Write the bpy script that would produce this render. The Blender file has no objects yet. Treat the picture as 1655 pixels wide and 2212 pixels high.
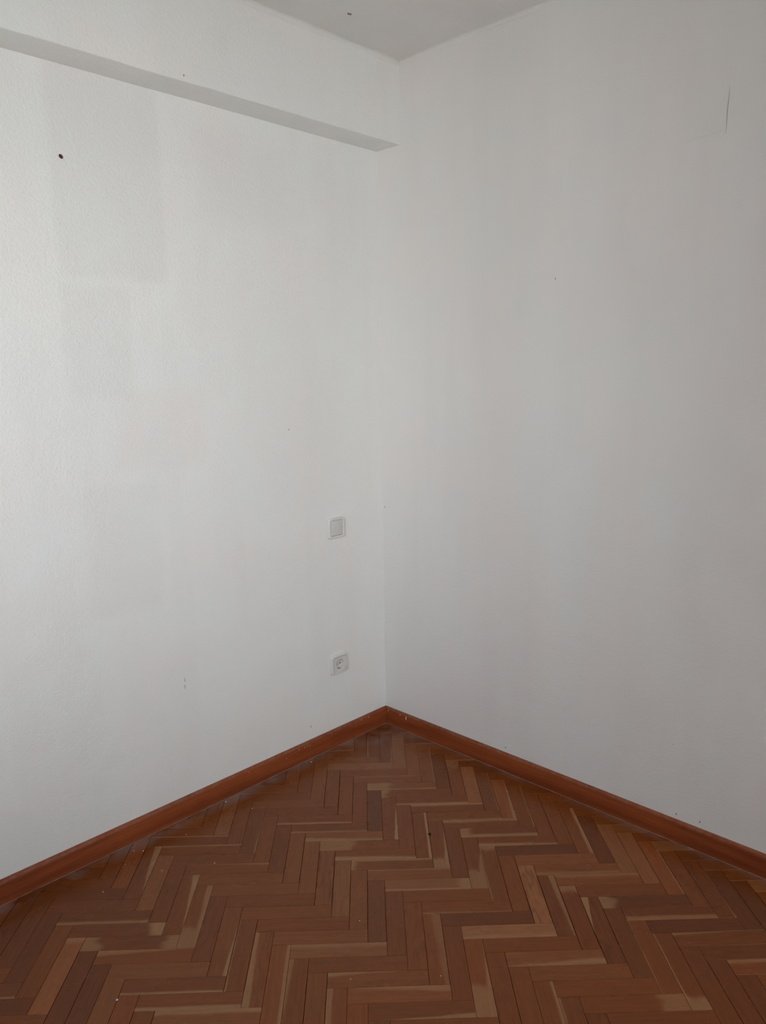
import bpy, bmesh, math, random
from mathutils import Vector, Matrix, noise as mn
SC = bpy.context.scene
COL = SC.collection
PI = math.pi

# ------------------------------------------------------------------ camera
F_PX, YAW, PITCH, ROLL = 1659.08, 3.914142, -0.174030, -0.0168086
CAM = Vector((2.2049, 2.1514, 1.45))
fw = Vector((math.cos(YAW)*math.cos(PITCH), math.sin(YAW)*math.cos(PITCH), math.sin(PITCH)))
r0 = fw.cross(Vector((0, 0, 1))).normalized(); u0 = r0.cross(fw)
cr, sr = math.cos(ROLL), math.sin(ROLL)
rt, up = cr*r0 + sr*u0, -sr*r0 + cr*u0
cam_d = bpy.data.cameras.new('camera'); cam = bpy.data.objects.new('camera', cam_d); COL.objects.link(cam)
cam_d.sensor_fit = 'VERTICAL'; cam_d.sensor_height = 36.0; cam_d.sensor_width = 27.0
cam_d.lens = F_PX*36.0/2212; cam_d.clip_start = 0.02
cam.matrix_world = Matrix(((rt.x, up.x, -fw.x, CAM.x), (rt.y, up.y, -fw.y, CAM.y), (rt.z, up.z, -fw.z, CAM.z), (0, 0, 0, 1)))
SC.camera = cam

# ------------------------------------------------------------------ room measures (metres)
XW, YN, H = 3.10, 3.20, 2.563         # window wall, wall behind the camera, ceiling
BEAM_D, BEAM_Z = 0.1189, 2.2841       # boxed beam over the left wall
BB_H, BB_T = 0.0721, 0.012            # baseboard
FILL_DOOR = (0.10, 0.80, 2.03)             # doorway added behind the camera for fill light: x0 x1 height
WIN = (1.05, 2.45, 0.99, 2.15)        # window opening in the window wall: y0 y1 z0 z1

# ------------------------------------------------------------------ sky, daylight, exposure
SKY_E = 0.6
STREET = (((3.0, 4.0, 1.4), 525.0, (0.97, 0.985, 0.97)), ((3.0, 3.9, 2.4), 195.0, (0.74, 0.87, 1.0)), ((3.0, 3.2, 3.6), 95.0, (0.74, 0.87, 1.0)))   # place beyond the window wall, watts, colour
FILL_E, FILL_C = 17.0, (0.98, 0.97, 0.95)
world = bpy.data.worlds.new('overcast_sky'); SC.world = world; world.use_nodes = True
bg = world.node_tree.nodes['Background']
bg.inputs[0].default_value = (0.60, 0.78, 1.0, 1); bg.inputs[1].default_value = SKY_E
pd = bpy.data.lights.new('window_portal', 'AREA'); pd.shape = 'RECTANGLE'; pd.size = WIN[3]-WIN[2]; pd.size_y = WIN[1]-WIN[0]
pd.cycles.is_portal = True
portal = bpy.data.objects.new('window_portal', pd); COL.objects.link(portal)
portal.location = (XW+0.26, (WIN[0]+WIN[1])/2, (WIN[2]+WIN[3])/2); portal.rotation_euler = (0, PI/2, 0)
# area lamps added beyond the window, standing in for a street's bright side
for (dx, yy, zz), e, c in STREET:
    fd = bpy.data.lights.new('street_stand_in', 'AREA'); fd.shape = 'RECTANGLE'; fd.size, fd.size_y = 3.0, 2.6
    fd.energy = e; fd.color = c
    street = bpy.data.objects.new('street_stand_in', fd); COL.objects.link(street)
    street.location = (XW+dx, yy, zz)
    street.rotation_euler = (street.location-Vector((XW, 0.7, 1.5))).to_track_quat('Z', 'Y').to_euler()
# unseen area lamp in the added doorway behind the camera, filling the left wall
hd = bpy.data.lights.new('doorway_fill', 'AREA'); hd.shape = 'RECTANGLE'; hd.size, hd.size_y = FILL_DOOR[1]-FILL_DOOR[0]-0.06, FILL_DOOR[2]-0.06
hd.energy = FILL_E; hd.color = FILL_C
fill_lamp = bpy.data.objects.new('doorway_fill', hd); COL.objects.link(fill_lamp)
fill_lamp.location = ((FILL_DOOR[0]+FILL_DOOR[1])/2, YN+0.06, FILL_DOOR[2]/2); fill_lamp.rotation_euler = (-PI/2, 0, 0)
SC.view_settings.view_transform = 'Standard'; SC.view_settings.look = 'None'
SC.view_settings.gamma = 1.0; SC.view_settings.use_curve_mapping = False
SC.view_settings.exposure = -0.03
SC.cycles.use_denoising = True
SC.cycles.max_bounces = 10; SC.cycles.diffuse_bounces = 7

# ------------------------------------------------------------------ helpers
def obj(name, bm, mat=None, parent=None, smooth=None):
    me = bpy.data.meshes.new(name); bm.to_mesh(me); bm.free()
    if mat: me.materials.append(mat)
    if smooth is not None:
        me.shade_smooth()
        me.set_sharp_from_angle(angle=math.radians(smooth))
    o = bpy.data.objects.new(name, me); COL.objects.link(o)
    if parent: o.parent = parent
    return o
def tag(o, label, cat=None, group=None, kind=None):
    o['label'] = label
    if cat: o['category'] = cat
    if group: o['group'] = group
    if kind: o['kind'] = kind
    return o
def empty(name, loc, label, cat, group=None):
    o = bpy.data.objects.new(name, None); COL.objects.link(o); o.location = loc; o.empty_display_size = 0.05
    return tag(o, label, cat, group)
def box(bm, a, b, bevel=0, seg=2):
    g = bmesh.ops.create_cube(bm, size=1)
    for v in g['verts']:
        v.co = Vector([a[i] + (v.co[i]+0.5)*(b[i]-a[i]) for i in range(3)])
    if bevel:
        es = list({e for v in g['verts'] for e in v.link_edges})
        bmesh.ops.bevel(bm, geom=es, offset=bevel, segments=seg, affect='EDGES', profile=0.5)
def B(a, b, bevel=0, seg=2):
    bm = bmesh.new(); box(bm, a, b, bevel, seg); return bm
def rrect(w, h, r, n=6):
    pts = []
    for cx, cy, a0 in ((w/2-r, h/2-r, 0), (-w/2+r, h/2-r, 90), (-w/2+r, -h/2+r, 180), (w/2-r, -h/2+r, 270)):
        for i in range(n+1):
            a = math.radians(a0 + 90*i/n); pts.append((cx+r*math.cos(a), cy+r*math.sin(a)))
    return pts
def circ(r, n=40, cx=0, cy=0):
    return [(cx+r*math.cos(2*PI*i/n), cy+r*math.sin(2*PI*i/n)) for i in range(n)]
def loft(bm, loops, cap0=False, cap1=False):
    vs = [[bm.verts.new(p) for p in L] for L in loops]
    n = len(vs[0])
    for A, C in zip(vs, vs[1:]):
        for i in range(n):
            bm.faces.new((A[i], A[(i+1) % n], C[(i+1) % n], C[i]))
    if cap0: bm.faces.new(vs[0][::-1])
    if cap1: bm.faces.new(vs[-1])
    return vs

# ------------------------------------------------------------------ node helpers
class N:
    def __init__(s, name):
        s.m = bpy.data.materials.new(name); s.m.use_nodes = True
        s.t = s.m.node_tree; s.n = s.t.nodes; s.l = s.t.links
        s.b = s.n['Principled BSDF']; s.out = s.n['Material Output']
    def new(s, typ, **k):
        o = s.n.new(typ)
        for a, v in k.items(): setattr(o, a, v)
        return o
    def put(s, sock, v):
        if isinstance(v, bpy.types.NodeSocket): s.l.new(v, sock)
        elif isinstance(v, (tuple, list)) and len(v) == 3 and sock.type == 'RGBA': sock.default_value = (*v, 1)
        else: sock.default_value = v
    def math(s, op, a, b=0.0, c=0.0, clamp=False):
        o = s.new('ShaderNodeMath', operation=op, use_clamp=clamp)
        s.put(o.inputs[0], a); s.put(o.inputs[1], b)
        if len(o.inputs) > 2: s.put(o.inputs[2], c)
        return o.outputs[0]
    def sstep(s, x, a, b, lo=0.0, hi=1.0):
        o = s.new('ShaderNodeMapRange', interpolation_type='SMOOTHSTEP')
        s.put(o.inputs[0], x); s.put(o.inputs[1], a); s.put(o.inputs[2], b); s.put(o.inputs[3], lo); s.put(o.inputs[4], hi)
        return o.outputs[0]
    def mix(s, f, a, b, blend='MIX'):
        o = s.new('ShaderNodeMix', data_type='RGBA', blend_type=blend)
        s.put(o.inputs[0], f); s.put(o.inputs[6], a); s.put(o.inputs[7], b)
        return o.outputs[2]
    def noise(s, vec, scale, detail=2.0, rough=0.5, dist=0.0):
        o = s.new('ShaderNodeTexNoise'); s.put(o.inputs['Vector'], vec)
        s.put(o.inputs['Scale'], scale); s.put(o.inputs['Detail'], detail); s.put(o.inputs['Roughness'], rough); s.put(o.inputs['Distortion'], dist)
        return o.outputs[0]
    def xyz(s, vec):
        o = s.new('ShaderNodeSeparateXYZ'); s.put(o.inputs[0], vec); return o.outputs
    def vec(s, x, y, z):
        o = s.new('ShaderNodeCombineXYZ'); s.put(o.inputs[0], x); s.put(o.inputs[1], y); s.put(o.inputs[2], z); return o.outputs[0]
    def pos(s): return s.new('ShaderNodeNewGeometry').outputs['Position']
    def bump(s, h, dist, strength=1.0, normal=None):
        o = s.new('ShaderNodeBump'); s.put(o.inputs['Height'], h); o.inputs['Distance'].default_value = dist; o.inputs['Strength'].default_value = strength
        if normal is not None: s.l.new(normal, o.inputs['Normal'])
        return o.outputs[0]

def plaster(name, base, stipple=1.0, smears=()):
    """white wall paint over rough plaster: stipple and trowel waves in relief, faint tinted mottling, old paint patches"""
    n = N(name); P = n.pos(); x, y, z = n.xyz(P)
    big = n.noise(P, 1.7, 3); pink = n.noise(P, 3.1, 2, 0.6)
    col = n.mix(n.sstep(pink, 0.36, 0.66), (base[0]*0.985, base[1]*1.003, base[2]*1.0), (base[0]*1.012, base[1]*0.99, base[2]*0.985))
    col = n.mix(n.math('MULTIPLY', n.sstep(big, 0.35, 0.7), 0.35), col, (base[0]*0.93, base[1]*0.925, base[2]*0.92))
    strk = n.noise(n.vec(n.math('MULTIPLY', x, 9.0), n.math('MULTIPLY', y, 9.0), n.math('MULTIPLY', z, 1.3)), 1.0, 3)
    col = n.mix(n.math('MULTIPLY', n.sstep(strk, 0.45, 0.7), 0.25), col, (base[0]*0.92, base[1]*0.915, base[2]*0.91))
    for (ax, a0, a1, z0, z1, amt, tint, soft) in smears:
        s = x if ax == 'x' else y
        wob = n.math('MULTIPLY', n.math('SUBTRACT', n.noise(P, 14.0, 2), 0.5), soft*1.6)
        sw, zw = n.math('ADD', s, wob), n.math('ADD', z, wob)
        m = n.math('MULTIPLY', n.math('MULTIPLY', n.sstep(sw, a0-soft, a0+soft), n.sstep(sw, a1-soft, a1+soft, 1.0, 0.0)),
                   n.math('MULTIPLY', n.sstep(zw, z0-soft, z0+soft), n.sstep(zw, z1-soft, z1+soft, 1.0, 0.0)))
        col = n.mix(n.math('MULTIPLY', m, amt), col, tint)
    n.put(n.b.inputs['Base Color'], col); n.b.inputs['Roughness'].default_value = 0.75
    n.b.inputs['Specular IOR Level'].default_value = 0.25
    h1 = n.bump(n.noise(P, 6.0, 2), 0.010, 0.5)
    h2 = n.bump(n.noise(P, 95.0, 3, 0.55), 0.0012*stipple, 1.0, h1)
    h3 = n.bump(n.noise(P, 190.0, 2, 0.5), 0.0005*stipple, 1.0, h2)
    n.l.new(h3, n.b.inputs['Normal'])
    return n.m

def simple(name, col, rough=0.5, spec=0.5, metal=0.0, dirt=0.0):
    n = N(name); P = n.pos()
    c = n.mix(n.math('MULTIPLY', n.sstep(n.noise(P, 60.0, 3), 0.4, 0.7), dirt), col, tuple(v*0.72 for v in col))
    n.put(n.b.inputs['Base Color'], c); n.b.inputs['Roughness'].default_value = rough
    n.b.inputs['Specular IOR Level'].default_value = spec; n.b.inputs['Metallic'].default_value = metal
    return n.m

def parquet(name, kind):
    """varnished oak; every block brings its own tone, hue, sapwood edge, end patch and grain seed as attributes"""
    n = N(name)
    def at(a): return n.new('ShaderNodeAttribute', attribute_type=kind, attribute_name=a).outputs['Fac']
    uv = n.new('ShaderNodeUVMap', uv_map='UVMap').outputs[0]
    X, Y, _ = n.xyz(uv); seed = at('seed')
    sx = n.math('MULTIPLY', seed, 37.0)
    warp = n.noise(n.vec(n.math('ADD', n.math('MULTIPLY', X, 7.0), sx), n.math('MULTIPLY', Y, 30.0), sx), 1.0, 2)
    fib = n.noise(n.vec(n.math('ADD', n.math('MULTIPLY', X, 16.0), sx), n.math('MULTIPLY', Y, 620.0), sx), 1.0, 3, 0.6)
    fib2 = n.noise(n.vec(n.math('ADD', n.math('MULTIPLY', X, 5.0), sx), n.math('MULTIPLY', Y, 120.0), sx), 1.0, 3, 0.6)
    arch = n.math('ADD', n.math('MULTIPLY', Y, 60.0), n.math('ADD', n.math('MULTIPLY', warp, 9.0), n.math('MULTIPLY', X, 4.0)))
    ring = n.math('MULTIPLY', n.math('ADD', n.math('SINE', n.math('MULTIPLY', arch, 3.2)), 1.0), 0.5)
    tone, hue = at('tone'), at('hue')
    mid = n.mix(n.sstep(hue, 0.0, 1.0), (0.203, 0.054, 0.009), (0.265, 0.065, 0.011))
    mid = n.mix(n.sstep(hue, 0.0, -1.0), mid, (0.185, 0.066, 0.021))
    c = n.mix(n.math('MAXIMUM', tone, 0.0, clamp=True), mid, n.mix(0.72, mid, (0.37, 0.175, 0.075)))
    c = n.mix(n.math('MULTIPLY', tone, -1.0, clamp=True), c, n.mix(0.86, mid, (0.060, 0.015, 0.005)))
    c = n.mix(n.math('MULTIPLY', n.sstep(fib2, 0.35, 0.70), 0.30), c, n.mix(1.0, c, (0.62, 0.55, 0.50), 'MULTIPLY'))
    c = n.mix(n.math('MULTIPLY', n.math('POWER', ring, 3.0), n.math('ADD', 0.10, n.math('MULTIPLY', at('rings'), 0.55))), c, n.mix(1.0, c, (0.50, 0.42, 0.36), 'MULTIPLY'))
    # sapwood along one long edge
    sap = at('sap'); sgn = n.math('SIGN', sap); wid = n.math('ABSOLUTE', sap)
    ed = n.math('SUBTRACT', n.math('MULTIPLY', Y, sgn), n.math('SUBTRACT', 0.025, n.math('MULTIPLY', wid, 0.042)))
    ed = n.math('ADD', ed, n.math('MULTIPLY', at('taper'), n.math('MULTIPLY', X, 0.16)))
    ed = n.math('ADD', ed, n.math('MULTIPLY', n.math('SUBTRACT', warp, 0.5), 0.010))
    soft = n.math('ADD', 0.0012, n.math('MULTIPLY', at('soft'), 0.0055))
    m = n.math('MULTIPLY', n.sstep(ed, n.math('MULTIPLY', soft, -1.0), soft), n.sstep(wid, 0.0, 0.02))
    # light end of the block
    for attr, es in (('endp', 1.0), ('endn', -1.0)):
        el = at(attr)
        ee = n.math('SUBTRACT', n.math('MULTIPLY', X, es), n.math('SUBTRACT', 0.125, n.math('MULTIPLY', el, 0.25)))
        ee = n.math('ADD', ee, n.math('ADD', n.math('MULTIPLY', n.math('SUBTRACT', warp, 0.5), 0.06), n.math('MULTIPLY', n.math('SUBTRACT', fib2, 0.5), 0.02)))
        m2 = n.math('MULTIPLY', n.sstep(ee, -0.012, 0.012), n.sstep(el, 0.0, 0.02))
        m = n.math('MAXIMUM', m, n.math('MULTIPLY', m2, 0.9))
    sapc = n.mix(n.sstep(hue, 0.0, 1.0), (0.330, 0.170, 0.075), (0.34, 0.150, 0.065))
    sapc = n.mix(n.math('MULTIPLY', n.sstep(fib2, 0.4, 0.7), 0.25), sapc, (0.25, 0.115, 0.045))
    c = n.mix(n.math('MULTIPLY', m, at('sapmix')), c, sapc)
    c = n.mix(n.math('MULTIPLY', n.sstep(fib, 0.48, 0.72), 0.5), c, n.mix(1.0, c, (0.55, 0.48, 0.42), 'MULTIPLY'))
    # dust lying on the varnish, thick in the corner and along the left baseboard
    P = n.pos(); px, py, _ = n.xyz(P)
    cl = n.noise(P, 7.0, 4, 0.6, 0.6); spk = n.noise(P, 420.0, 1)
    edge_l = n.sstep(py, 0.012, 0.085, 1.0, 0.0); edge_r = n.math('MULTIPLY', n.sstep(px, 0.012, 0.05, 1.0, 0.0), 0.5)
    cor = n.sstep(n.math('ADD', px, py), 0.10, 0.52, 1.0, 0.0)
    dust = n.math('MULTIPLY', n.math('MAXIMUM', n.math('MAXIMUM', edge_l, edge_r), cor), n.sstep(cl, 0.34, 0.70))
    dust = n.math('ADD', n.math('MULTIPLY', dust, 0.42), n.math('MULTIPLY', n.sstep(spk, 0.70, 0.76), 0.10), clamp=True)
    c = n.mix(dust, c, (0.34, 0.31, 0.29))
    n.put(n.b.inputs['Base Color'], c)
    sm = n.noise(P, 5.0, 3, 0.6)
    n.put(n.b.inputs['Roughness'], n.math('ADD', n.sstep(sm, 0.3, 0.7, 0.24, 0.31), n.math('MULTIPLY', dust, 0.5)))
    n.b.inputs['Specular IOR Level'].default_value = 0.27
    n.l.new(n.bump(n.math('ADD', fib, n.math('MULTIPLY', fib2, 1.5)), 0.00022, 0.8), n.b.inputs['Normal'])
    return n.m

def redwood(name, axis, k=1.0):
    n = N(name); P = n.pos(); x, y, z = n.xyz(P)
    s = x if axis == 'x' else y
    w = n.noise(n.vec(n.math('MULTIPLY', s, 2.2), 0.0, n.math('MULTIPLY', z, 30.0)), 1.0, 3)
    f = n.noise(n.vec(n.math('MULTIPLY', s, 9.0), 0.0, n.math('MULTIPLY', z, 420.0)), 1.0, 3, 0.6)
    c = n.mix(n.sstep(w, 0.3, 0.7), (0.245*k, 0.060*k, 0.017*k), (0.160*k, 0.034*k, 0.010*k))
    c = n.mix(n.math('MULTIPLY', n.sstep(f, 0.45, 0.7), 0.5), c, (0.100, 0.020, 0.007))
    pale_top = n.math('MULTIPLY', n.sstep(z, 0.058, 0.070), n.sstep(n.noise(P, 60.0, 3), 0.35, 0.65))  # paler patchy band along the top of the board
    c = n.mix(n.math('MULTIPLY', pale_top, 0.45), c, (0.25, 0.13, 0.085))
    spk = n.noise(P, 260.0, 0)
    c = n.mix(n.math('MULTIPLY', n.sstep(spk, 0.84, 0.86), 0.4), c, (0.5, 0.42, 0.36))
    n.put(n.b.inputs['Base Color'], c); n.b.inputs['Roughness'].default_value = 0.42; n.b.inputs['Specular IOR Level'].default_value = 0.25
    n.l.new(n.bump(f, 0.0003, 0.7), n.b.inputs['Normal'])
    return n.m

WHITE = (0.80, 0.80, 0.785)
GREY = (0.715, 0.705, 0.69); PINK = (0.775, 0.735, 0.715)
M_left = plaster('white_paint_left', WHITE, 1.3, (
    ('x', 0.92, 1.25, 1.74, 2.30, 0.45, GREY, 0.016), ('x', 1.05, 1.255, 1.40, 1.72, 0.42, GREY, 0.02),
    ('x', 0.83, 1.12, 1.18, 1.425, 0.45, PINK, 0.03), ('x', 1.00, 1.24, 0.75, 1.15, 0.30, GREY, 0.03),
    ('x', 0.45, 0.80, 1.95, 2.20, 0.25, GREY, 0.05), ('x', 0.20, 0.62, 0.95, 1.50, 0.25, PINK, 0.08)))
M_right = plaster('white_paint_right', (0.775, 0.757, 0.742), 0.5, (
    ('y', 0.42, 0.66, 0.5, 1.3, 0.30, PINK, 0.06), ('y', 1.18, 1.30, 2.07, 2.30, 0.2, GREY, 0.01)))
M_ceil = plaster('white_paint_ceiling', (0.74, 0.735, 0.715), 0.8)
M_beam = plaster('white_paint_beam', (0.79, 0.79, 0.77), 1.2)
M_back = plaster('white_paint_back', (0.78, 0.775, 0.76), 0.8)
M_block = parquet('parquet_oak', 'OBJECT')
M_field = parquet('parquet_oak_field', 'GEOMETRY')
M_bb_l = redwood('red_wood_left', 'x', 1.25); M_bb_r = redwood('red_wood_right', 'y', 1.25)
M_slab = simple('dark_joint_filler', (0.022, 0.013, 0.009), 0.9, 0.1)
M_plastic = simple('aged_white_plastic', (0.70, 0.695, 0.67), 0.35, 0.5, 0, 0.15)
M_plastic2 = simple('white_plastic_cover', (0.66, 0.65, 0.625), 0.38, 0.5, 0, 0.2)
M_dark = simple('dark_gap', (0.02, 0.02, 0.02), 0.7, 0.2)
M_metal = simple('steel_clip', (0.45, 0.44, 0.42), 0.35, 0.5, 1.0)
M_plug = simple('brown_red_plastic', (0.085, 0.012, 0.012), 0.5)
M_hole = simple('hole_shadow_grey', (0.10, 0.09, 0.08), 0.9, 0.1)
M_drip = simple('dried_white_paint', (0.80, 0.76, 0.70), 0.5)
M_caulk = simple('dusty_joint_line', (0.22, 0.15, 0.12), 0.8, 0.2, 0, 0.6)
M_crumb = simple('dark_brown_crumb', (0.03, 0.016, 0.010), 0.9, 0.1)
M_scuff = simple('grey_scuff', (0.22, 0.21, 0.20), 0.9, 0.1)
M_winf = simple('white_window_frame', (0.75, 0.75, 0.73), 0.4)
M_earth = simple('courtyard_ground', (0.32, 0.30, 0.27), 0.9, 0.1, 0, 0.3)
ng = N('window_glass'); tr = ng.new('ShaderNodeBsdfTransparent'); gl = ng.new('ShaderNodeBsdfGlossy'); mx = ng.new('ShaderNodeMixShader')
gl.inputs['Roughness'].default_value = 0.02; mx.inputs[0].default_value = 0.06
ng.l.new(tr.outputs[0], mx.inputs[1]); ng.l.new(gl.outputs[0], mx.inputs[2]); ng.l.new(mx.outputs[0], ng.out.inputs[0])
M_glass = ng.m

# ------------------------------------------------------------------ room shell
def structure(name, bm, mat, label, smooth=None):
    o = obj(name, bm, mat, None, smooth); o['kind'] = 'structure'; o['label'] = label; return o
T = 0.30
wall_left = structure('wall_left', B((-T, -T, -0.05), (XW+T, 0, H)), M_left, 'white rough plastered wall with switch and socket, left of the corner')
wall_right = structure('wall_right', B((-T, 0, -0.05), (0, YN+T, H)), M_right, 'plain white wall, right of the corner')
bm = bmesh.new(); x0, x1, zt = FILL_DOOR
for a, b in (((0, YN, -0.05), (x0, YN+0.1, H)), ((x1, YN, -0.05), (XW+T, YN+0.1, H)), ((x0, YN, zt), (x1, YN+0.1, H))): box(bm, a, b)
wall_near = structure('wall_near', bm, M_back, 'white wall behind the camera, with a doorway added for fill light')
bm = bmesh.new()
for a, b in (((x0-0.06, YN-0.012, 0), (x0, YN, zt+0.06)), ((x1, YN-0.012, 0), (x1+0.06, YN, zt+0.06)), ((x0, YN-0.012, zt), (x1, YN, zt+0.06))): box(bm, a, b, 0.002)
structure('fill_door_1', bm, M_bb_l, 'reddish-brown casing of the unseen doorway added for fill light')
bm = bmesh.new(); y0, y1, z0, z1 = WIN
for a, b in (((XW, 0, -0.05), (XW+T, y0, H)), ((XW, y1, -0.05), (XW+T, YN, H)), ((XW, y0, -0.05), (XW+T, y1, z0)), ((XW, y0, z1), (XW+T, y1, H))): box(bm, a, b)
wall_window = structure('wall_window', bm, M_back, 'white wall with a window beside the left wall')
ceiling = structure('ceiling', B((-T, -T, H), (XW+T, YN+T, H+0.12)), M_ceil, 'white plaster ceiling')

# window: frame, sill, two casements with panes
bm = bmesh.new(); xa, xb, fwid = XW+0.20, XW+0.25, 0.045
for a, b in (((xa, y0, z0), (xb, y0+fwid, z1)), ((xa, y1-fwid, z0), (xb, y1, z1)), ((xa, y0+fwid, z0), (xb, y1-fwid, z0+fwid)), ((xa, y0+fwid, z1-fwid), (xb, y1-fwid, z1))): box(bm, a, b)
window = structure('window_1', bm, M_winf, 'white two-casement window')
ym = (y0+y1)/2
for ya, yb in ((y0+fwid, ym), (ym, y1-fwid)):
    bm = bmesh.new(); s = 0.05
    for a, b in (((xa+.008, ya, z0+fwid), (xb-.01, ya+s, z1-fwid)), ((xa+.008, yb-s, z0+fwid), (xb-.01, yb, z1-fwid)), ((xa+.008, ya+s, z0+fwid), (xb-.01, yb-s, z0+fwid+s)), ((xa+.008, ya+s, z1-fwid-s), (xb-.01, yb-s, z1-fwid))): box(bm, a, b)
    sash = obj('casement', bm, M_winf, window)
    obj('pane', B((xa+.022, ya+s, z0+fwid+s), (xa+.028, yb-s, z1-fwid-s)), M_glass, sash)
obj('window_sill', B((XW-0.02, y0-0.03, z0-0.025), (XW+0.20, y1+0.03, z0), 0.003), M_winf, window)
structure('ground', B((XW+0.6, -40, -3.2), (60, 40, -3.0)), M_earth, 'courtyard ground outside the window')

# boxed beam over the left wall, hand-plastered and a little wavy
def wob(x, k, amp):
    return amp*(mn.noise(Vector((x*3.1, k*7.3, 0.5))) + 0.5*mn.noise(Vector((x*11.0, k*3.7, 2.5))))
bm = bmesh.new(); rings = []
NS = 150
for i in range(NS+1):
    x = XW*i/NS
    e1, e2 = wob(x, 1, 0.0022), wob(x, 2, 0.0022)
    d, zb, r = BEAM_D + e1, BEAM_Z + e2, 0.004
    prof = [(0, zb-e2*0.6)] + [(d-r+r*math.sin(a), zb+r-r*math.cos(a)) for a in (0, PI/8, PI/4, 3*PI/8, PI/2)] + [(d+wob(x, 4, .001), (zb+H)/2), (d, H), (0, H)]
    rings.append([(x, yy, zz) for yy, zz in prof])
loft(bm, rings, True, True)
bmesh.ops.recalc_face_normals(bm, faces=bm.faces)
beam = structure('trim_1', bm, M_beam, 'white boxed beam running along the top of the left wall', 40)

# soft plaster fillets where ceiling meets beam and right wall, and in the upright corner
def fillet(name, parent, mat, frame, length, r0, amp, k):
    """concave strip; frame(s, a, b) -> point, a and b the distances from the two planes"""
    bm = bmesh.new(); rows = []
    for i in range(161):
        s = length*i/160; r = max(0.002, r0 + amp*(mn.noise(Vector((s*6, k, 0))) + 0.6*mn.noise(Vector((s*21, k, 4)))))
        row = [frame(s, -0.001, r)]
        for q in range(7):
            a = PI/2*q/6
            row.append(frame(s, r-r*math.sin(a), r-r*math.cos(a)))
        row = row[1:]
        rows.append([bm.verts.new(p) for p in row])
    for A, C in zip(rows, rows[1:]):
        for q in range(6): bm.faces.new((A[q], A[q+1], C[q+1], C[q]))
    bmesh.ops.recalc_face_normals(bm, faces=bm.faces)
    return obj(name, bm, mat, parent, 180)
fillet('plaster_fillet', ceiling, M_ceil, lambda s, a, b: (0.004+s, BEAM_D+a+0.0005, H-b), XW-0.01, 0.014, 0.010, 1)
fillet('plaster_fillet', ceiling, M_ceil, lambda s, a, b: (a+0.0005, BEAM_D+s, H-b), YN-BEAM_D, 0.013, 0.010, 2)
fillet('plaster_fillet', wall_right, M_right, lambda s, a, b: (a+0.0003, b+0.0003, BB_H+s), BEAM_Z-BB_H-0.003, 0.0028, 0.0012, 3)

# ------------------------------------------------------------------ baseboards
def board(axis, s0, s1, mat, parent):
    prof = [(0.0, 0.0), (BB_T, 0.0), (BB_T, BB_H-0.016), (BB_T-0.0008, BB_H-0.008), (BB_T-0.003, BB_H-0.0025), (BB_T-0.006, BB_H), (0.0, BB_H)]
    bm = bmesh.new()
    f = (lambda s, t, z: (s, t, z)) if axis == 'x' else (lambda s, t, z: (t, s, z))
    loft(bm, [[f(s, t, z) for t, z in prof] for s in (s0, s1)], True, True)
    bmesh.ops.recalc_face_normals(bm, faces=bm.faces)
    return obj('board', bm, mat, parent, 35)
def base(name, label):
    o = bpy.data.objects.new(name, None); COL.objects.link(o); o['kind'] = 'structure'; o['label'] = label; return o
bb_l = base('baseboard_left', 'reddish-brown varnished baseboard along the left wall')
bb_r = base('baseboard_right', 'reddish-brown varnished baseboard along the right wall')
JX = 0.205
board('x', BB_T+0.0006, JX-0.0006, M_bb_l, bb_l); board('x', JX+0.0006, XW, M_bb_l, bb_l)
board('y', 0.0, YN, M_bb_r, bb_r)
rng = random.Random(5)
def bead(axis, s0, s1, parent):
    bm = bmesh.new(); rows = []
    n = int((s1-s0)/0.012)
    for i in range(n+1):
        s = s0+(s1-s0)*i/n; r = 0.0018 + 0.0014*mn.noise(Vector((s*30, 1 if axis == 'x' else 5, 0)))
        pr = [(BB_T-0.0005, 0.0), (BB_T+r, 0.0003), (BB_T+r*0.7, r*0.55), (BB_T-0.0005, r*0.9)]
        rows.append([(s, t, z) if axis == 'x' else (t, s, z) for t, z in pr])
    loft(bm, rows, True, True); bmesh.ops.recalc_face_normals(bm, faces=bm.faces)
    o = obj('joint_bead', bm, M_caulk, parent, 60); o['label'] = 'dusty grey bead along the floor joint'; return o
bead('x', BB_T+0.004, XW, bb_l); bead('y', BB_T+0.001, YN, bb_r)
def drip(parent, at, nrm, w, h, d=0.0012):
    """dried paint run: a flat teardrop proud of the surface"""
    bm = bmesh.new(); bmesh.ops.create_uvsphere(bm, u_segments=10, v_segments=8, radius=1)
    for v in bm.verts:
        k = 0.45 + 0.55*(1-v.co.z)/2
        a, b, c = v.co.x*w*k, v.co.y*d, v.co.z*h
        v.co = Vector((b, a, c)) if nrm == 'x' else Vector((a, b, c))
        v.co += Vector(at)
    return obj('paint_drip', bm, M_drip, parent, 180)
drip(bb_r, (BB_T-0.001, 0.024, 0.0575), 'x', 0.0016, 0.006)
drip(bb_r, (BB_T, 0.127, 0.0580), 'x', 0.0022, 0.0085)
drip(bb_r, (BB_T, 0.094, 0.062), 'x', 0.0008, 0.004)
for sx, sz in ((0.115, .0615), (0.156, .063), (0.435, .056), (0.448, .060), (0.460, .058), (0.49, .060), (0.55, .046), (0.32, .064), (0.72, .060)):
    drip(bb_l, (sx, BB_T-0.0002, sz), 'y', 0.0009, 0.0022, 0.0009)

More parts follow.
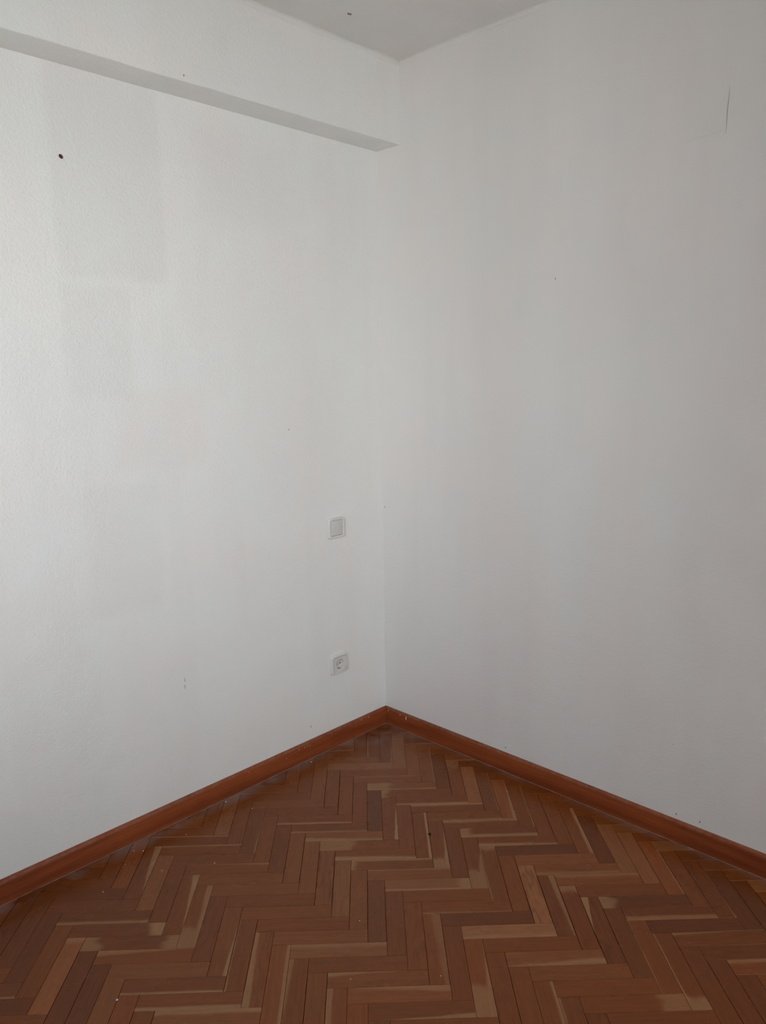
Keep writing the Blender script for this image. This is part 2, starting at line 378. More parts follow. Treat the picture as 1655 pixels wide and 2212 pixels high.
# ------------------------------------------------------------------ parquet floor
floor = structure('floor', B((-T, -T, -0.16), (XW+T, YN+T, -0.0125)), M_slab, 'oak herringbone parquet floor')
W, LEN = 0.0498, 0.249
TH = 0.79261
EV = Vector((math.cos(TH), math.sin(TH), 0)); EU = Vector((-math.sin(TH), math.cos(TH), 0))
U0, V0 = -0.0330, 1.0528
def grid(a, b): return (U0+a*W)*EU + (V0+b*W)*EV
def project(p):
    q = Vector(p)-CAM; zc = q.dot(fw)
    if zc < 0.05: return None
    return 827.5+F_PX*q.dot(rt)/zc, 1106-F_PX*q.dot(up)/zc
THK = 0.012
def block_bm(poly):
    """poly in the block's own plane -> shallow prism with eased top edges"""
    bm = bmesh.new(); n = len(poly); c = sum((Vector((*p, 0)) for p in poly), Vector())/n
    ins = []
    for i in range(n):
        p, a, b = Vector(poly[i]), Vector(poly[i-1]), Vector(poly[(i+1) % n])
        d1, d2 = (a-p).normalized(), (b-p).normalized()
        k = d1+d2
        ins.append(p + (k.normalized()*0.0007 if k.length > 1e-4 else Vector((0, 0))))
    loft(bm, [[(x, y, -THK) for x, y in poly], [(x, y, -0.0005) for x, y in poly], [(p.x, p.y, 0) for p in ins]], False, True)
    bmesh.ops.recalc_face_normals(bm, faces=bm.faces)
    return bm
def uvs(bm, ox=0.0, oy=0.0):
    lay = bm.loops.layers.uv.get('UVMap') or bm.loops.layers.uv.new('UVMap')
    for f in bm.faces:
        for l in f.loops: l[lay].uv = (l.vert.co.x+ox, l.vert.co.y+oy)
def clip(poly, inside, cut):
    out = []
    for i in range(len(poly)):
        a, b = poly[i-1], poly[i]
        if inside(a) != inside(b): out.append(cut(a, b))
        if inside(b): out.append(b)
    return out
# look of single blocks: ('H' or 'V', a, b) -> properties
#LOOK-START
LOOK = {
    ('H', -25, 5): dict(tone=-0.08, hue=0.04),
    ('H', -24, 6): dict(tone=0.02, hue=-0.04),
    ('H', -23, 7): dict(tone=-0.23, hue=-0.02),
    ('H', -22, 8): dict(tone=-0.42, hue=0.3, sap=0),
    ('H', -21, -1): dict(tone=-0.22, hue=0.06),
    ('H', -21, 9): dict(tone=-0.03, hue=0.1),
    ('H', -20, 0): dict(tone=-0.42, hue=0.3, sap=0),
    ('H', -20, 10): dict(tone=-0.19, hue=0.17),
    ('H', -19, 1): dict(tone=-0.2, hue=0, sap=0),
    ('H', -19, 11): dict(tone=-0.25, hue=0.36),
    ('H', -18, 2): dict(tone=-0.25, hue=0.1, sap=-0.22, soft=0.5, sapmix=0.6),
    ('H', -17, 3): dict(tone=-0.25, hue=0.2, sap=0, endp=0.16, sapmix=0.9),
    ('H', -16, -6): dict(tone=-0.09, hue=0.18),
    ('H', -16, 4): dict(tone=-0.28, hue=0.2, sap=0, endp=0.13, endn=0.2, sapmix=0.7),
    ('H', -15, -5): dict(tone=-0.2, hue=0.1),
    ('H', -15, 5): dict(tone=-0.12, hue=0.4, sap=0.22, taper=-0.5, soft=0.8, sapmix=0.6),
    ('H', -14, -4): dict(tone=-0.05, hue=0, sap=0.14, soft=0.6, sapmix=0.6),
    ('H', -14, 6): dict(tone=0.15, hue=0.05, sap=0),
    ('H', -13, -3): dict(tone=-0.12, hue=0, sap=0),
    ('H', -13, 7): dict(tone=-0.18, hue=0.2, sap=-0.12, soft=0.5),
    ('H', -12, -2): dict(tone=-0.15, hue=0.34),
    ('H', -12, 8): dict(tone=-0.05, hue=0.2, sap=-0.25, soft=0.6),
    ('H', -11, -11): dict(tone=-0.01, hue=-0.22),
    ('H', -11, -1): dict(tone=0.05, hue=0.1, sap=0),
    ('H', -11, 9): dict(tone=0.18, hue=0.2, sap=0.3, soft=0.6),
    ('H', -10, -10): dict(tone=-0.18, hue=0.11),
    ('H', -10, 0): dict(tone=0.08, hue=0.1, sap=0),
    ('H', -10, 10): dict(tone=-0.1, hue=-0.18),
    ('H', -9, -9): dict(tone=0.07, hue=-0.16),
    ('H', -9, 1): dict(tone=-0.19, hue=0.33),
    ('H', -9, 11): dict(tone=-0.06, hue=0.3),
    ('H', -8, -8): dict(tone=-0.11, hue=0.05),
    ('H', -8, 2): dict(tone=0.05, hue=0.2, sap=0),
    ('H', -8, 12): dict(tone=0.14, hue=-0.2),
    ('H', -7, -7): dict(tone=0, hue=0, sap=-0.16, soft=0.5),
    ('H', -7, 3): dict(tone=-0.2, hue=0.5, sap=0),
    ('H', -6, -16): dict(tone=-0.09, hue=-0.02),
    ('H', -6, -6): dict(tone=-0.15, hue=0, sap=-0.14, soft=0.5, sapmix=0.6),
    ('H', -6, 4): dict(tone=0.12, hue=0.2, sap=0),
    ('H', -5, -15): dict(tone=0.12, hue=-0.06),
    ('H', -5, -5): dict(tone=0.15, hue=-0.1, sap=-0.35, taper=-0.3, soft=0.7, sapmix=0.7),
    ('H', -5, 5): dict(tone=0.35, hue=-0.1, sap=0.3, soft=1, sapmix=0.5),
    ('H', -4, -14): dict(tone=0.42, hue=-0.1, sap=0),
    ('H', -4, -4): dict(tone=0, hue=0, sap=0, endn=0.42, sapmix=0.6),
    ('H', -4, 6): dict(tone=-0.05, hue=0.1, sap=0),
    ('H', -3, -13): dict(tone=0.05, hue=0.18),
    ('H', -3, -3): dict(tone=0, hue=0, sap=-0.35, soft=0.7, sapmix=0.85),
    ('H', -3, 7): dict(tone=0.08, hue=0.1, sap=0.12, taper=-0.5, soft=0.6),
    ('H', -2, -12): dict(tone=0.08, hue=0.1, sap=0.2, soft=0.8, sapmix=0.4),
    ('H', -2, -2): dict(tone=-0.05, hue=0.1, sap=0.18, soft=0.4, endn=0.06, sapmix=0.8),
    ('H', -2, 8): dict(tone=0.15, hue=0.5, sap=0.25, taper=0.5, soft=0.9, sapmix=0.7),
    ('H', -1, -11): dict(tone=0.12, hue=0, sap=-0.22, soft=0.5, endn=0.35, sapmix=0.7),
    ('H', -1, -1): dict(tone=0.1, hue=0.2, sap=0.15, soft=0.8, sapmix=0.5),
    ('H', -1, 9): dict(tone=-0.15, hue=0.2, sap=-0.14, taper=0.4, soft=0.4),
    ('H', 0, -10): dict(tone=-0.02, hue=0.1, sap=0, endn=0.1),
    ('H', 0, 0): dict(tone=0.38, hue=0, sap=-0.15, soft=0.5, endp=0.12),
    ('H', 0, 10): dict(tone=-0.01, hue=0.12),
    ('H', 1, -9): dict(tone=0, hue=0, sap=-0.14, soft=0.5, sapmix=0.9),
    ('H', 1, 1): dict(tone=0, hue=0.1, sap=0),
    ('H', 1, 11): dict(tone=0.1, hue=0.03),
    ('H', 2, -8): dict(tone=-0.05, hue=0.1, sap=0.24, soft=0.5, sapmix=0.95),
    ('H', 2, 2): dict(tone=-0.1, hue=0.4, sap=-0.12, soft=0.7, sapmix=0.5),
    ('H', 2, 12): dict(tone=-0.38, hue=0.36),
    ('H', 3, -7): dict(tone=-0.03, hue=0.15),
    ('H', 3, 3): dict(tone=-0.4, hue=0.1, sap=0),
    ('H', 4, -6): dict(tone=-0.12, hue=0.1, sap=0.34, soft=1, sapmix=0.75),
    ('H', 4, 4): dict(tone=0.75, hue=0.6, sap=-0.25, soft=0.6, sapmix=0.6),
    ('H', 5, -5): dict(tone=-0.15, hue=0.1, sap=-0.35, soft=0.7, endn=0.14, sapmix=0.75),
    ('H', 5, 5): dict(tone=-0.15, hue=0.5, sap=0),
    ('H', 6, -4): dict(tone=-0.1, hue=0.2, sap=-0.28, taper=-0.2, soft=0.8, sapmix=0.75),
    ('H', 6, 6): dict(tone=0.2, hue=0.3, sap=-0.25, taper=0.5, soft=0.9),
    ('H', 7, -3): dict(tone=-0.48, hue=0.3, sap=0),
    ('H', 7, 7): dict(tone=0.1, hue=0.15, sap=0),
    ('H', 8, -2): dict(tone=0.15, hue=0.45, sap=0),
    ('H', 8, 8): dict(tone=-0.02, hue=0.3, sap=0),
    ('H', 9, -11): dict(tone=-0.25, hue=0.4, sap=0),
    ('H', 9, -1): dict(tone=0.1, hue=0.4, sap=-0.3, soft=1, sapmix=0.45),
    ('H', 9, 9): dict(tone=-0.12, hue=0.4, sap=0, endp=0.25, sapmix=0.6),
    ('H', 10, -10): dict(tone=-0.3, hue=0.4, sap=0),
    ('H', 10, 0): dict(tone=0.1, hue=0.4, sap=0.3, soft=1, sapmix=0.5),
    ('H', 10, 10): dict(tone=-0.13, hue=0.12),
    ('H', 11, 1): dict(tone=-0.2, hue=0.4, sap=0),
    ('H', 11, 11): dict(tone=-0.04, hue=0.13),
    ('H', 12, 2): dict(tone=-0.5, hue=0.2, sap=0, endn=0.14),
    ('H', 12, 12): dict(tone=-0.13, hue=0.19),
    ('H', 13, -7): dict(tone=-0.15, hue=0.4),
    ('H', 13, 3): dict(tone=-0.42, hue=0.5, sap=-0.35, soft=0.9, sapmix=0.6),
    ('H', 14, 4): dict(tone=-0.5, hue=0.1, sap=0),
    ('H', 15, 5): dict(tone=-0.2, hue=0.2),
    ('H', 16, 6): dict(tone=-0.35, hue=0.2, sap=0, soft=0.6, sapmix=0.85),
    ('H', 17, 7): dict(tone=-0.2, hue=0.6, sap=0.3, soft=0.8, sapmix=0.6),
    ('H', 18, -2): dict(tone=-0.4, hue=0.3, sap=0),
    ('H', 18, 8): dict(tone=-0.11, hue=0.17),
    ('V', -22, -2): dict(tone=-0.11, hue=0.19),
    ('V', -21, -1): dict(tone=-0.42, hue=0.3, sap=0),
    ('V', -20, 0): dict(tone=-0.27, hue=-0.08),
    ('V', -19, 1): dict(tone=-0.42, hue=0.3, sap=0),
    ('V', -18, 2): dict(tone=-0.06, hue=0.24),
    ('V', -17, -7): dict(tone=-0.18, hue=0.17),
    ('V', -17, 3): dict(tone=0.3, hue=0.8, sap=0, endn=0.05),
    ('V', -16, -6): dict(tone=-0.05, hue=0.55),
    ('V', -16, 4): dict(tone=-0.42, hue=0.3, sap=0),
    ('V', -15, -5): dict(tone=-0.2, hue=0, sap=0.3, taper=-0.6, soft=0.2, sapmix=0.7),
    ('V', -15, 5): dict(tone=-0.42, hue=0.3, sap=0),
    ('V', -14, -4): dict(tone=0.22, hue=0.1, sap=0),
    ('V', -14, 6): dict(tone=0.15, hue=-0.1, sap=0),
    ('V', -13, -3): dict(tone=-0.2, hue=0, sap=0),
    ('V', -13, 7): dict(tone=-0.1, hue=0.6, sap=0),
    ('V', -12, -12): dict(tone=0, hue=0.18),
    ('V', -12, -2): dict(tone=-0.15, hue=0.1, sap=0.25, taper=-0.5, soft=0.1, sapmix=0.8),
    ('V', -12, 8): dict(tone=-0.07, hue=0.05),
    ('V', -11, -11): dict(tone=0.25, hue=0.1, sap=0),
    ('V', -11, -1): dict(tone=-0.05, hue=0.1, sap=0.3, taper=-0.2, soft=0.5, endp=0.3, sapmix=0.6),
    ('V', -10, -10): dict(tone=-0.05, hue=0, sap=0),
    ('V', -10, 0): dict(tone=-0.19, hue=-0.02),
    ('V', -9, -9): dict(tone=-0.25, hue=0.09),
    ('V', -9, 1): dict(tone=0.05, hue=0.1, sap=0.12, taper=0.3, soft=0.1),
    ('V', -8, -8): dict(tone=0, hue=0, sap=0, soft=0.1, sapmix=1),
    ('V', -8, 2): dict(tone=-0.15, hue=0.3, sap=-0.1, soft=0.3),
    ('V', -7, -17): dict(tone=0.08, hue=-0.08),
    ('V', -7, -7): dict(tone=-0.24, hue=0.13),
    ('V', -7, 3): dict(tone=0.05, hue=0.2, sap=-0.36, taper=0.2, soft=0.4, sapmix=0.7),
    ('V', -6, -16): dict(tone=-0.19, hue=0.36),
    ('V', -6, -6): dict(tone=0.1, hue=0, sap=0),
    ('V', -6, 4): dict(tone=0.05, hue=0.4, sap=0.22, soft=0.2, sapmix=0.7),
    ('V', -5, -15): dict(tone=0.1, hue=-0.1, sap=0),
    ('V', -5, -5): dict(tone=0.12, hue=0, sap=0),
    ('V', -5, 5): dict(tone=-0.11, hue=0.28),
    ('V', -4, -14): dict(tone=0.02, hue=-0.2, sap=0),
    ('V', -4, -4): dict(tone=0.12, hue=-0.1, sap=0, rings=0.9),
    ('V', -4, 6): dict(tone=0.07, hue=0.18),
    ('V', -3, -13): dict(tone=0.05, hue=0, sap=0),
    ('V', -3, -3): dict(tone=0.28, hue=-0.3, sap=0, rings=0.2),
    ('V', -3, 7): dict(tone=-0.1, hue=0.4, sap=-0.38, soft=0.5, sapmix=0.6),
    ('V', -2, -22): dict(tone=-0.11, hue=-0.04),
    ('V', -2, -12): dict(tone=-0.05, hue=0.2, sap=0),
    ('V', -2, -2): dict(tone=0.1, hue=0, sap=0),
    ('V', -2, 8): dict(tone=0, hue=0.6, sap=0),
    ('V', -1, -21): dict(tone=-0.15, hue=-0.29),
    ('V', -1, -11): dict(tone=-0.42, hue=-0.3, sap=0),
    ('V', -1, -1): dict(tone=-0.25, hue=-0.2, sap=0),
    ('V', -1, 9): dict(tone=-0.15, hue=-0.4),
    ('V', 0, -20): dict(tone=-0.22, hue=0.05),
    ('V', 0, -10): dict(tone=-0.05, hue=-0.1, sap=0.12, taper=0.4, soft=0.08, sapmix=1),
    ('V', 0, 0): dict(tone=-0.15, hue=0.1, sap=0),
    ('V', 1, -19): dict(tone=0.45, hue=-0.1, sap=0),
    ('V', 1, -9): dict(tone=-0.02, hue=0, sap=0),
    ('V', 1, 1): dict(tone=0, hue=0.2, sap=0),
    ('V', 2, -18): dict(tone=0.2, hue=0.2, sap=0),
    ('V', 2, -8): dict(tone=-0.08, hue=0, sap=0.2, soft=0.15, sapmix=0.9),
    ('V', 2, 2): dict(tone=-0.05, hue=0.4, sap=0.45, soft=1, sapmix=0.35),
    ('V', 3, -17): dict(tone=0.12, hue=0.1, sap=0.1, soft=0.4),
    ('V', 3, -7): dict(tone=-0.08, hue=0.1, sap=0.14, taper=0.6, soft=0.4, endp=0.15),
    ('V', 3, 3): dict(tone=-0.3, hue=0.5, sap=0),
    ('V', 4, -16): dict(tone=-0.3, hue=-0.1, sap=0),
    ('V', 4, -6): dict(tone=-0.22, hue=0, sap=0),
    ('V', 4, 4): dict(tone=-0.1, hue=0.55, sap=0.2, taper=0.4, soft=0.8, endp=0.38, sapmix=0.7),
    ('V', 5, -15): dict(tone=0, hue=0.2, sap=0, endn=0.2),
    ('V', 5, -5): dict(tone=-0.15, hue=0, sap=0.22, taper=0.8, soft=0.2, endp=0.3, sapmix=0.6),
    ('V', 5, 5): dict(tone=-0.28, hue=0.6, sap=0),
    ('V', 6, -14): dict(tone=0.42, hue=0.75, sap=0),
    ('V', 6, -4): dict(tone=-0.1, hue=0, sap=-0.07, soft=0.1, endn=0.05),
    ('V', 6, 6): dict(tone=-0.1, hue=0.35, sap=0),
    ('V', 7, -13): dict(tone=-0.15, hue=-0.3, sap=0.1, soft=0.2),
    ('V', 7, -3): dict(tone=0.02, hue=0.3, sap=0),
    ('V', 7, 7): dict(tone=-0.1, hue=0.3, sap=0.2, soft=0.4, endp=0.15),
    ('V', 8, -12): dict(tone=0.1, hue=0.7, sap=0.2, taper=0.3, soft=0.1, sapmix=0.95),
    ('V', 8, -2): dict(tone=0.62, hue=1, sap=0, rings=0.95),
    ('V', 8, 8): dict(tone=-0.19, hue=0.14),
    ('V', 9, -11): dict(tone=-0.15, hue=0.3, sap=0.08, soft=0.1, sapmix=0.8),
    ('V', 9, -1): dict(tone=-0.3, hue=0.3, sap=0.28, soft=0.6, sapmix=0.6),
    ('V', 9, 9): dict(tone=-0.36, hue=0.45),
    ('V', 10, -10): dict(tone=-0.15, hue=0.4, sap=0),
    ('V', 10, 0): dict(tone=-0.35, hue=0.7, sap=0, endn=0.12),
    ('V', 11, -9): dict(tone=-0.1, hue=0.3, sap=0),
    ('V', 11, 1): dict(tone=-0.35, hue=0.4, sap=-0.06, taper=-0.9, soft=0.1, sapmix=0.95),
    ('V', 12, -8): dict(tone=-0.1, hue=0.35, sap=0.26, soft=0.15, sapmix=0.8),
    ('V', 12, 2): dict(tone=-0.29, hue=-0.15),
    ('V', 13, -7): dict(tone=-0.45, hue=0.3, sap=0),
    ('V', 13, 3): dict(tone=-0.12, hue=0.3, sap=-0.06, soft=0.1, sapmix=0.8),
    ('V', 14, -6): dict(tone=0.38, hue=0.3, sap=0),
    ('V', 14, 4): dict(tone=-0.3, hue=0.4, sap=-0.09, soft=0.1, endp=0.15),
    ('V', 15, -5): dict(tone=0.32, hue=0.4, sap=0),
    ('V', 15, 5): dict(tone=-0.4, hue=0.4, sap=0),
    ('V', 16, -4): dict(tone=0.05, hue=0.6, sap=0.1, soft=0.1),
    ('V', 16, 6): dict(tone=-0.45, hue=0.3, sap=0),
    ('V', 17, -3): dict(tone=-0.14, hue=0.23),
    ('V', 17, 7): dict(tone=-0.45, hue=0.3, sap=0),
    ('V', 18, -2): dict(tone=-0.3, hue=0.2, sap=0.05, soft=0.1, sapmix=0.9),
    ('V', 18, 8): dict(tone=-0.05, hue=0.14),
    ('V', 19, -1): dict(tone=-0.5, hue=0.1, sap=0),
    ('V', 20, 0): dict(tone=-0.5, hue=0.1, sap=0),
    ('V', 21, 1): dict(tone=-0.09, hue=-0.09),
    ('V', 22, 2): dict(tone=0.02, hue=0.08),
}
#LOOK-END
DEF = dict(tone=0.0, hue=0.0, sap=0.0, taper=0.0, soft=0.3, endp=0.0, endn=0.0, rings=0.0, sapmix=0.8)
full_mesh = None
rng = random.Random(11)
field = bmesh.new(); flay = {k: field.faces.layers.float.new(k) for k in list(DEF)+['seed']}; fuv = field.loops.layers.uv.new('UVMap')
mean_cut = 0.004
for k in range(-70, 75):
    for j in range(-14, 15):
        a, b = k+5*j, k-5*j
        for ori in 'HV':
            if ori == 'H': c = grid(a+2.5, b+0.5); ex, ey = EU, -EV     # +X to the right, +Y away from the camera
            else: c = grid(a+0.5, b+3.5); ex, ey = EV, EU      # +X towards the camera, +Y to the right
            if not (-0.2 < c.x < XW+0.2 and -0.2 < c.y < YN+0.2): continue
            L = dict(DEF)
            r = rng.random
            L.update(tone=rng.gauss(-0.08, 0.22), hue=rng.gauss(0.0, 0.30), rings=max(0, rng.gauss(0.05, 0.2)), sapmix=0.75)
            if r() < 0.33: L.update(sap=rng.choice((-1, 1))*rng.uniform(0.04, 0.14), taper=rng.uniform(-0.4, 0.4), soft=rng.uniform(0.1, 0.5), sapmix=rng.uniform(0.3, 0.7))
            seed = r(); gap = rng.choice((0.0005, 0.0008, 0.0013, 0.0019)) if ori == 'V' else rng.uniform(0.0002, 0.0008)
            dz = rng.uniform(-0.00035, 0.0); tilt = (rng.gauss(0, 0.0016), rng.gauss(0, 0.004))
            L.update(LOOK.get((ori, a, b), {}))
            hl, hw = LEN/2-0.00025, W/2-gap/2
            poly = [Vector((-hl, -hw)), Vector((hl, -hw)), Vector((hl, hw)), Vector((-hl, hw))]
            wp = lambda p: c + ex*p.x + ey*p.y
            whole = True
            for ax, lim, sg in ((0, mean_cut, 1), (1, mean_cut, 1), (0, XW, -1), (1, YN, -1)):
                ins = lambda p: sg*(wp(p)[ax]-lim) >= 0
                if all(ins(p) for p in poly): continue
                whole = False
                poly = clip(poly, ins, lambda p, q: p.lerp(q, (lim-wp(p)[ax])/(wp(q)[ax]-wp(p)[ax])))
                if not poly: break
            if len(poly) < 3: continue
            area = abs(sum(poly[i-1].x*poly[i].y-poly[i].x*poly[i-1].y for i in range(len(poly))))/2
            if area < 1e-6: continue
            seen = False
            for s in range(7):
                for t in range(5):
                    q = wp(Vector((-hl+2*hl*s/6, -hw+2*hw*t/4)))
                    if q.x < 0.004 or q.y < 0.004: continue
                    pr = project(q)
                    if pr and -4 < pr[0] < 1659 and pr[1] < 2218: seen = True
            if seen:
                if whole:
                    if full_mesh is None:
                        bm = block_bm([Vector((-0.5, -0.5)), Vector((0.5, -0.5)), Vector((0.5, 0.5)), Vector((-0.5, 0.5))]); bm.free()
                        bm = block_bm([Vector((-LEN/2, -W/2)), Vector((LEN/2, -W/2)), Vector((LEN/2, W/2)), Vector((-LEN/2, W/2))]); uvs(bm)
                        full_mesh = bpy.data.meshes.new('parquet_block'); bm.to_mesh(full_mesh); bm.free(); full_mesh.materials.append(M_block)
                    o = bpy.data.objects.new('parquet_block', full_mesh); COL.objects.link(o); o.parent = floor
                    o.scale = (2*hl/LEN, 2*hw/W, 1)
                else:
                    bm = block_bm(poly); uvs(bm); o = obj('parquet_block', bm, M_block, floor)
                    tilt = (0, 0)
                R = Matrix(((ex.x, ey.x, 0), (ex.y, ey.y, 0), (0, 0, 1)))
                rot = R @ Matrix.Rotation(tilt[1]*0.4, 3, 'X') @ Matrix.Rotation(tilt[0]*0.4, 3, 'Y')
                o.rotation_euler = rot.to_euler(); o.location = (c.x, c.y, dz)
                for kk, v in L.items(): o[kk] = float(v)
                o['seed'] = seed
            else:
                bm = block_bm(poly); uvs(bm); lay = bm.loops.layers.uv.active
                vm = {v: field.verts.new(c + ex*v.co.x + ey*v.co.y + Vector((0, 0, v.co.z+dz))) for v in bm.verts}
                for f in bm.faces:
                    nf = field.faces.new([vm[v] for v in f.verts])
                    for l0, l1 in zip(f.loops, nf.loops): l1[fuv].uv = l0[lay].uv
                    for kk, v in L.items(): nf[flay[kk]] = v
                    nf[flay['seed']] = seed
                bm.free()
fo = obj('parquet_field', field, M_field, floor); fo['kind'] = 'stuff'; fo['label'] = 'herringbone blocks beyond the picture'

# ------------------------------------------------------------------ light switch and socket on the left wall
def ring_frame(parent, name, cx, cz, w, h, t, lip, mat, inner_depth, y_at=0.0):
    """hollow square surround: rounded outside, rounded front edge, stepped opening"""
    def L(ww, hh, r, y): return [(cx+px, y_at+y, cz+pz) for px, pz in rrect(ww, hh, r)]
    bm = bmesh.new()
    loft(bm, [L(w, h, .009, 0), L(w, h, .009, t*0.45), L(w-.0025, h-.0025, .0085, t*0.8), L(w-.007, h-.007, .008, t),
              L(w-2*lip+.003, h-2*lip+.003, .006, t), L(w-2*lip, h-2*lip, .005, t-.0012), L(w-2*lip, h-2*lip, .005, t-inner_depth)], False, False)
    bmesh.ops.recalc_face_normals(bm, faces=bm.faces)
    return obj(name, bm, mat, parent, 40)
SWX, SWZ, SKX, SKZ = 0.2620, 0.8835, 0.2660, 0.3370
sw = empty('light_switch', (SWX, 0, SWZ), 'square white rocker light switch on the left wall above the socket', 'switch')
ring_frame(sw, 'frame', 0, 0, 0.082, 0.080, 0.011, 0.0098, M_plastic, 0.006)
def plate(w, h, y0, y1, r, tilt=0.0, edge=0.0012):
    bm = bmesh.new()
    def L(ww, hh, rr, y): return [(px, y + tilt*pz, pz) for px, pz in rrect(ww, hh, rr)]
    loft(bm, [L(w, h, r, y0), L(w, h, r, y1-edge), L(w-edge*.7, h-edge*.7, r, y1-edge*.3), L(w-edge*2, h-edge*2, r, y1)], True, True)
    bmesh.ops.recalc_face_normals(bm, faces=bm.faces)
    return bm
obj('gap', plate(0.0630, 0.0610, 0.0050, 0.0060, 0.005), M_dark, sw)['label'] = 'dark gap round the rocker'
obj('rocker', plate(0.0606, 0.0586, 0.0060, 0.0095, 0.005, 0.035), M_plastic2, sw, 40)
sk = empty('power_socket', (SKX, 0, SKZ), 'square white round-welled power socket low on the left wall below the switch', 'socket')
ring_frame(sk, 'frame', 0, 0, 0.082, 0.076, 0.0115, 0.0075, M_plastic, 0.006)
# cover with a round recessed well
bm = bmesh.new(); NC = 64
def ray_sq(a, w, h):
    c, s = math.cos(a), math.sin(a); k = min(w/2/max(abs(c), 1e-6), h/2/max(abs(s), 1e-6)); rc = math.hypot(w/2, h/2)-0.002
    k = min(k, rc); return (k*c, k*s)
ang = [2*PI*i/NC for i in range(NC)]
def sq(w, h, y): return [(ray_sq(a, w, h)[0], y, ray_sq(a, w, h)[1]) for a in ang]
def ci(r, y): return [(r*math.cos(a), y, r*math.sin(a)) for a in ang]
loft(bm, [sq(.0648, .0588, .0067), sq(.0648, .0588, .0118), sq(.0630, .0570, .0128), ci(.0215, .0128), ci(.0200, .0122)], False, False)
bmesh.ops.recalc_face_normals(bm, faces=bm.faces)
cover = obj('cover', bm, M_plastic2, sk, 40)
bm = bmesh.new(); loft(bm, [sq(.0672, .0612, .0060), ci(.0206, .0060)]); bmesh.ops.recalc_face_normals(bm, faces=bm.faces)
obj('gap', bm, M_dark, sk)['label'] = 'dark gap round the cover'
bm = bmesh.new()
loft(bm, [ci(.0200, .0122), ci(.0190, 0.0008)], False, True)
bmesh.ops.recalc_face_normals(bm, faces=bm.faces); bmesh.ops.reverse_faces(bm, faces=bm.faces)
well = obj('socket_well', bm, M_plastic2, sk, 40)
for sx in (-.0095, .0095):
    bm = bmesh.new(); loft(bm, [[(sx+.0028*math.cos(a), 0.0006, .0028*math.sin(a)) for a in ang[::4]], [(sx+.0028*math.cos(a), 0.0011, .0028*math.sin(a)) for a in ang[::4]]], True, True)
    bmesh.ops.recalc_face_normals(bm, faces=bm.faces); obj('pin_hole', bm, M_dark, well)
for sz in (-1, 1):
    obj('earth_clip', B((-.0022, 0.0009, sz*.0178-.0011), (.0022, .0090, sz*.0178+.0011), .0004), M_metal, well)

# ------------------------------------------------------------------ marks, holes and small things
bm = bmesh.new(); pr = [(.0052, .0), (.0055, .0012), (.0046, .0020), (.0030, .0021), (.0022, .0010)]
loft(bm, [[(r*math.cos(a)*1.0+.25*r*math.sin(a), y, r*math.sin(a)*1.05) for a in ang[::4]] for r, y in pr], True, True)
bmesh.ops.recalc_face_normals(bm, faces=bm.faces)
plug = obj('wall_plug', bm, M_plug, None, 40); plug.location = (1.2194, 0.0002, 2.0496)
tag(plug, 'dark red-brown plastic wall plug set in the left wall below the beam', 'wall plug')
def pit(name, parent, at, nrm, w, h, mat, seed=0, d=0.0006):
    """small ragged hole or scuff: thin irregular flake on the surface"""
    bm = bmesh.new(); n = 14; rg = random.Random(seed); rad = [rg.uniform(.65, 1.1) for _ in range(n)]
    def P(i, k, dd):
        a = 2*PI*i/n; u, v = w*k*rad[i]*math.cos(a), h*k*rad[i]*math.sin(a)
        return {'y': (at[0]+u, at[1]+dd, at[2]+v), 'x': (at[0]+dd, at[1]+u, at[2]+v), 'z': (at[0]+u, at[1]+v, at[2]-dd)}[nrm]
    loft(bm, [[P(i, 1, -.0002) for i in range(n)], [P(i, 0.9, d*.6) for i in range(n)], [P(i, .5, d) for i in range(n)]], True, True)
    bmesh.ops.recalc_face_normals(bm, faces=bm.faces)
    return obj(name, bm, mat, parent, 60)
pit('nail_hole', wall_left, (0.4707, 0, 1.2711), 'y', .0022, .0024, M_hole, 1)
pit('nail_hole', beam, (0.8973, BEAM_D, 2.2992), 'y', .0014, .0036, M_scuff, 2, .0016)
pit('nail_hole', wall_right, (0, 0.7850, 1.7490), 'x', .0017, .0040, M_scuff, 3)
pit('nail_hole', wall_right, (0.0012, 0.0147, 0.9310), 'x', .0018, .0030, M_hole, 4)
for i, (yy, zz, w_, h_) in enumerate(((0.6156, .0905, .0028, .0030), (1.2613, .0880, .0022, .0042), (1.3347, .0920, .0024, .0036), (1.2400, .3150, .0012, .0030))):
    pit('chip', wall_right, (0, yy, zz), 'x', w_, h_, M_scuff, 10+i)
for i, (xx, zz, w_, h_) in enumerate(((0.4163, .1222, .003, .0020), (0.418, .128, .0014, .0018), (0.9480, .477, .0009, .010), (0.9492, .452, .0010, .010))):
    pit('chip', wall_left, (xx, 0, zz), 'y', w_, h_, M_scuff, 20+i)
o = pit('chip', wall_left, (0.9455, 0, 0.464), 'y', .0012, .027, M_drip, 31, .0011); o['label'] = 'pale raised lip of a short upright nick'
o = pit('ceiling_scar', ceiling, (0.3835, 0.2669, H), 'z', .010, .006, M_scuff, 40, .0015)
def scratch(parent, pts, wd, mat):
    bm = bmesh.new(); L1, L2, L3 = [], [], []
    for y, z, k in pts:
        L1.append(bm.verts.new((0.0002, y-wd*k, z))); L2.append(bm.verts.new((0.0007, y, z))); L3.append(bm.verts.new((0.0002, y+wd*k, z)))
    for i in range(len(pts)-1):
        bm.faces.new((L1[i], L2[i], L2[i+1], L1[i+1])); bm.faces.new((L2[i], L3[i], L3[i+1], L2[i+1]))
    bmesh.ops.recalc_face_normals(bm, faces=bm.faces)
    return obj('scratch', bm, mat, parent)
M_scr = simple('faint_pencil_grey', (0.42, 0.40, 0.39), 0.9, 0.1)
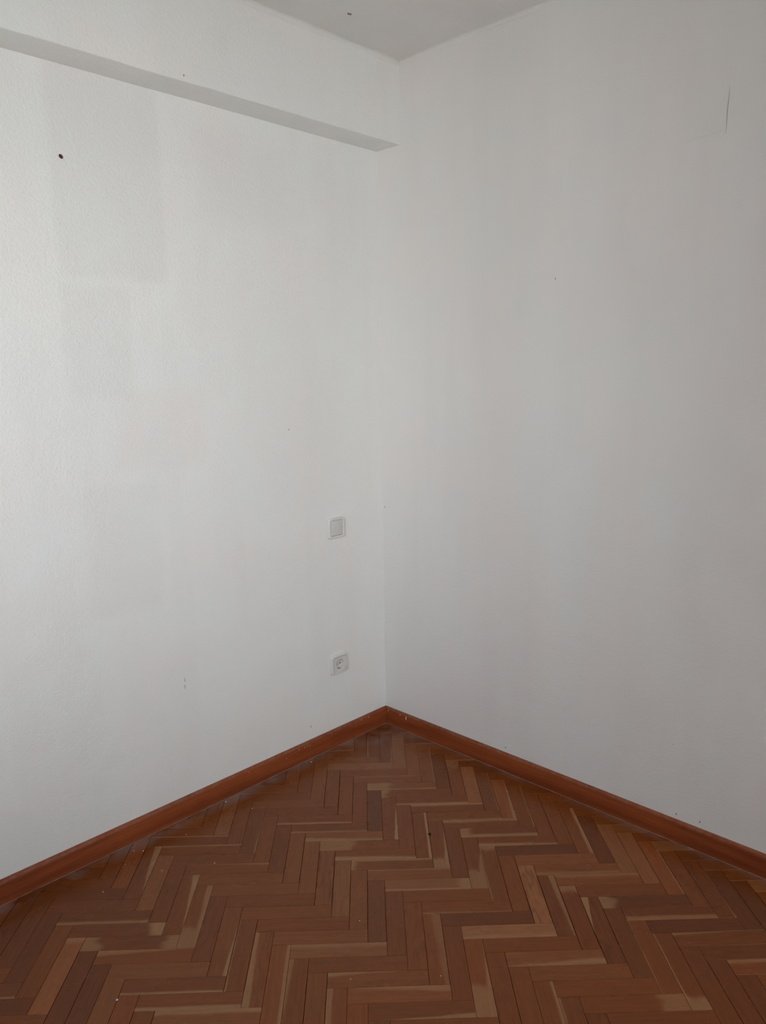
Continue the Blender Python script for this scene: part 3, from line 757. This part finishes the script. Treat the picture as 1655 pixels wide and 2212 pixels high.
scratch(wall_right, [(1.2985-.00035*i+.0006*math.sin(i*.9), 2.186-i*.0116, math.sin(PI*(i+.4)/10.8)) for i in range(11)], .0012, M_scr)
scratch(wall_right, [(1.188+i*.0122, 2.071+.0012*i, .8*math.sin(PI*(i+.4)/8.8)) for i in range(9)], .0012, simple('fainter_pencil_grey', (0.57, 0.545, 0.53), 0.9, 0.1))

def crumb(name, at, r, mat, seed, flat=0.6):
    bm = bmesh.new(); bmesh.ops.create_icosphere(bm, subdivisions=2, radius=r)
    for v in bm.verts:
        k = 1+0.5*mn.noise(v.co/r*1.3+Vector((seed, 0, 0))); v.co *= k; v.co.z *= flat
    lo = min(v.co.z for v in bm.verts)
    for v in bm.verts: v.co.z -= lo
    o = obj(name, bm, mat, None, 40); o.location = at; return o
c = crumb('dirt_crumb', (0.5019, 0.6759, 0.0), .0046, M_crumb, 3.3)
tag(c, 'small dark brown crumb of dirt lying on the parquet near the corner', 'crumb')
# dried paint spots stuck on the parquet
for i, (x, y, r) in enumerate(((0.8349, 0.0261, .0026), (0.7993, 0.1315, .0019), (0.4492, 0.0332, .0024), (1.1753, 0.0736, .0021), (1.1947, 0.0514, .0014), (1.2466, 0.0952, .0013),
                               (1.1857, 0.2054, .0016), (1.3526, 0.1677, .0017), (1.0575, 0.2914, .0019), (1.0360, 0.0960, .0013), (1.5140, 0.5669, .0026), (0.9316, 0.7961, .0014), (1.0896, 0.9267, .0012), (0.9316, 1.0816, .0012))):
    o = crumb('paint_spot', (x, y, 0), r, M_drip, 7.1*i, 0.35); o.parent = floor; o.name = 'paint_spot'
for dx, dy, a, ln in ((0, 0, 2.3, .026), (.004, .002, 2.55, .018), (-.003, .001, 2.0, .014)):
    bm = bmesh.new(); c, s_ = math.cos(a), math.sin(a)
    loft(bm, [[(t*c - w*s_ + 1.5155 + dx, t*s_ + w*c + .558 + dy, z) for t, w, z in ((-ln/2, 0, .0001), (0, -.0009, .0001), (ln/2, 0, .0001), (0, .0009, .0001))],
              [(t*c - w*s_ + 1.5155 + dx, t*s_ + w*c + .558 + dy, z) for t, w, z in ((-ln/3, 0, .0004), (0, -.0004, .0004), (ln/3, 0, .0004), (0, .0004, .0004))]], False, True)
    bmesh.ops.recalc_face_normals(bm, faces=bm.faces); obj('scratch', bm, M_caulk, floor)
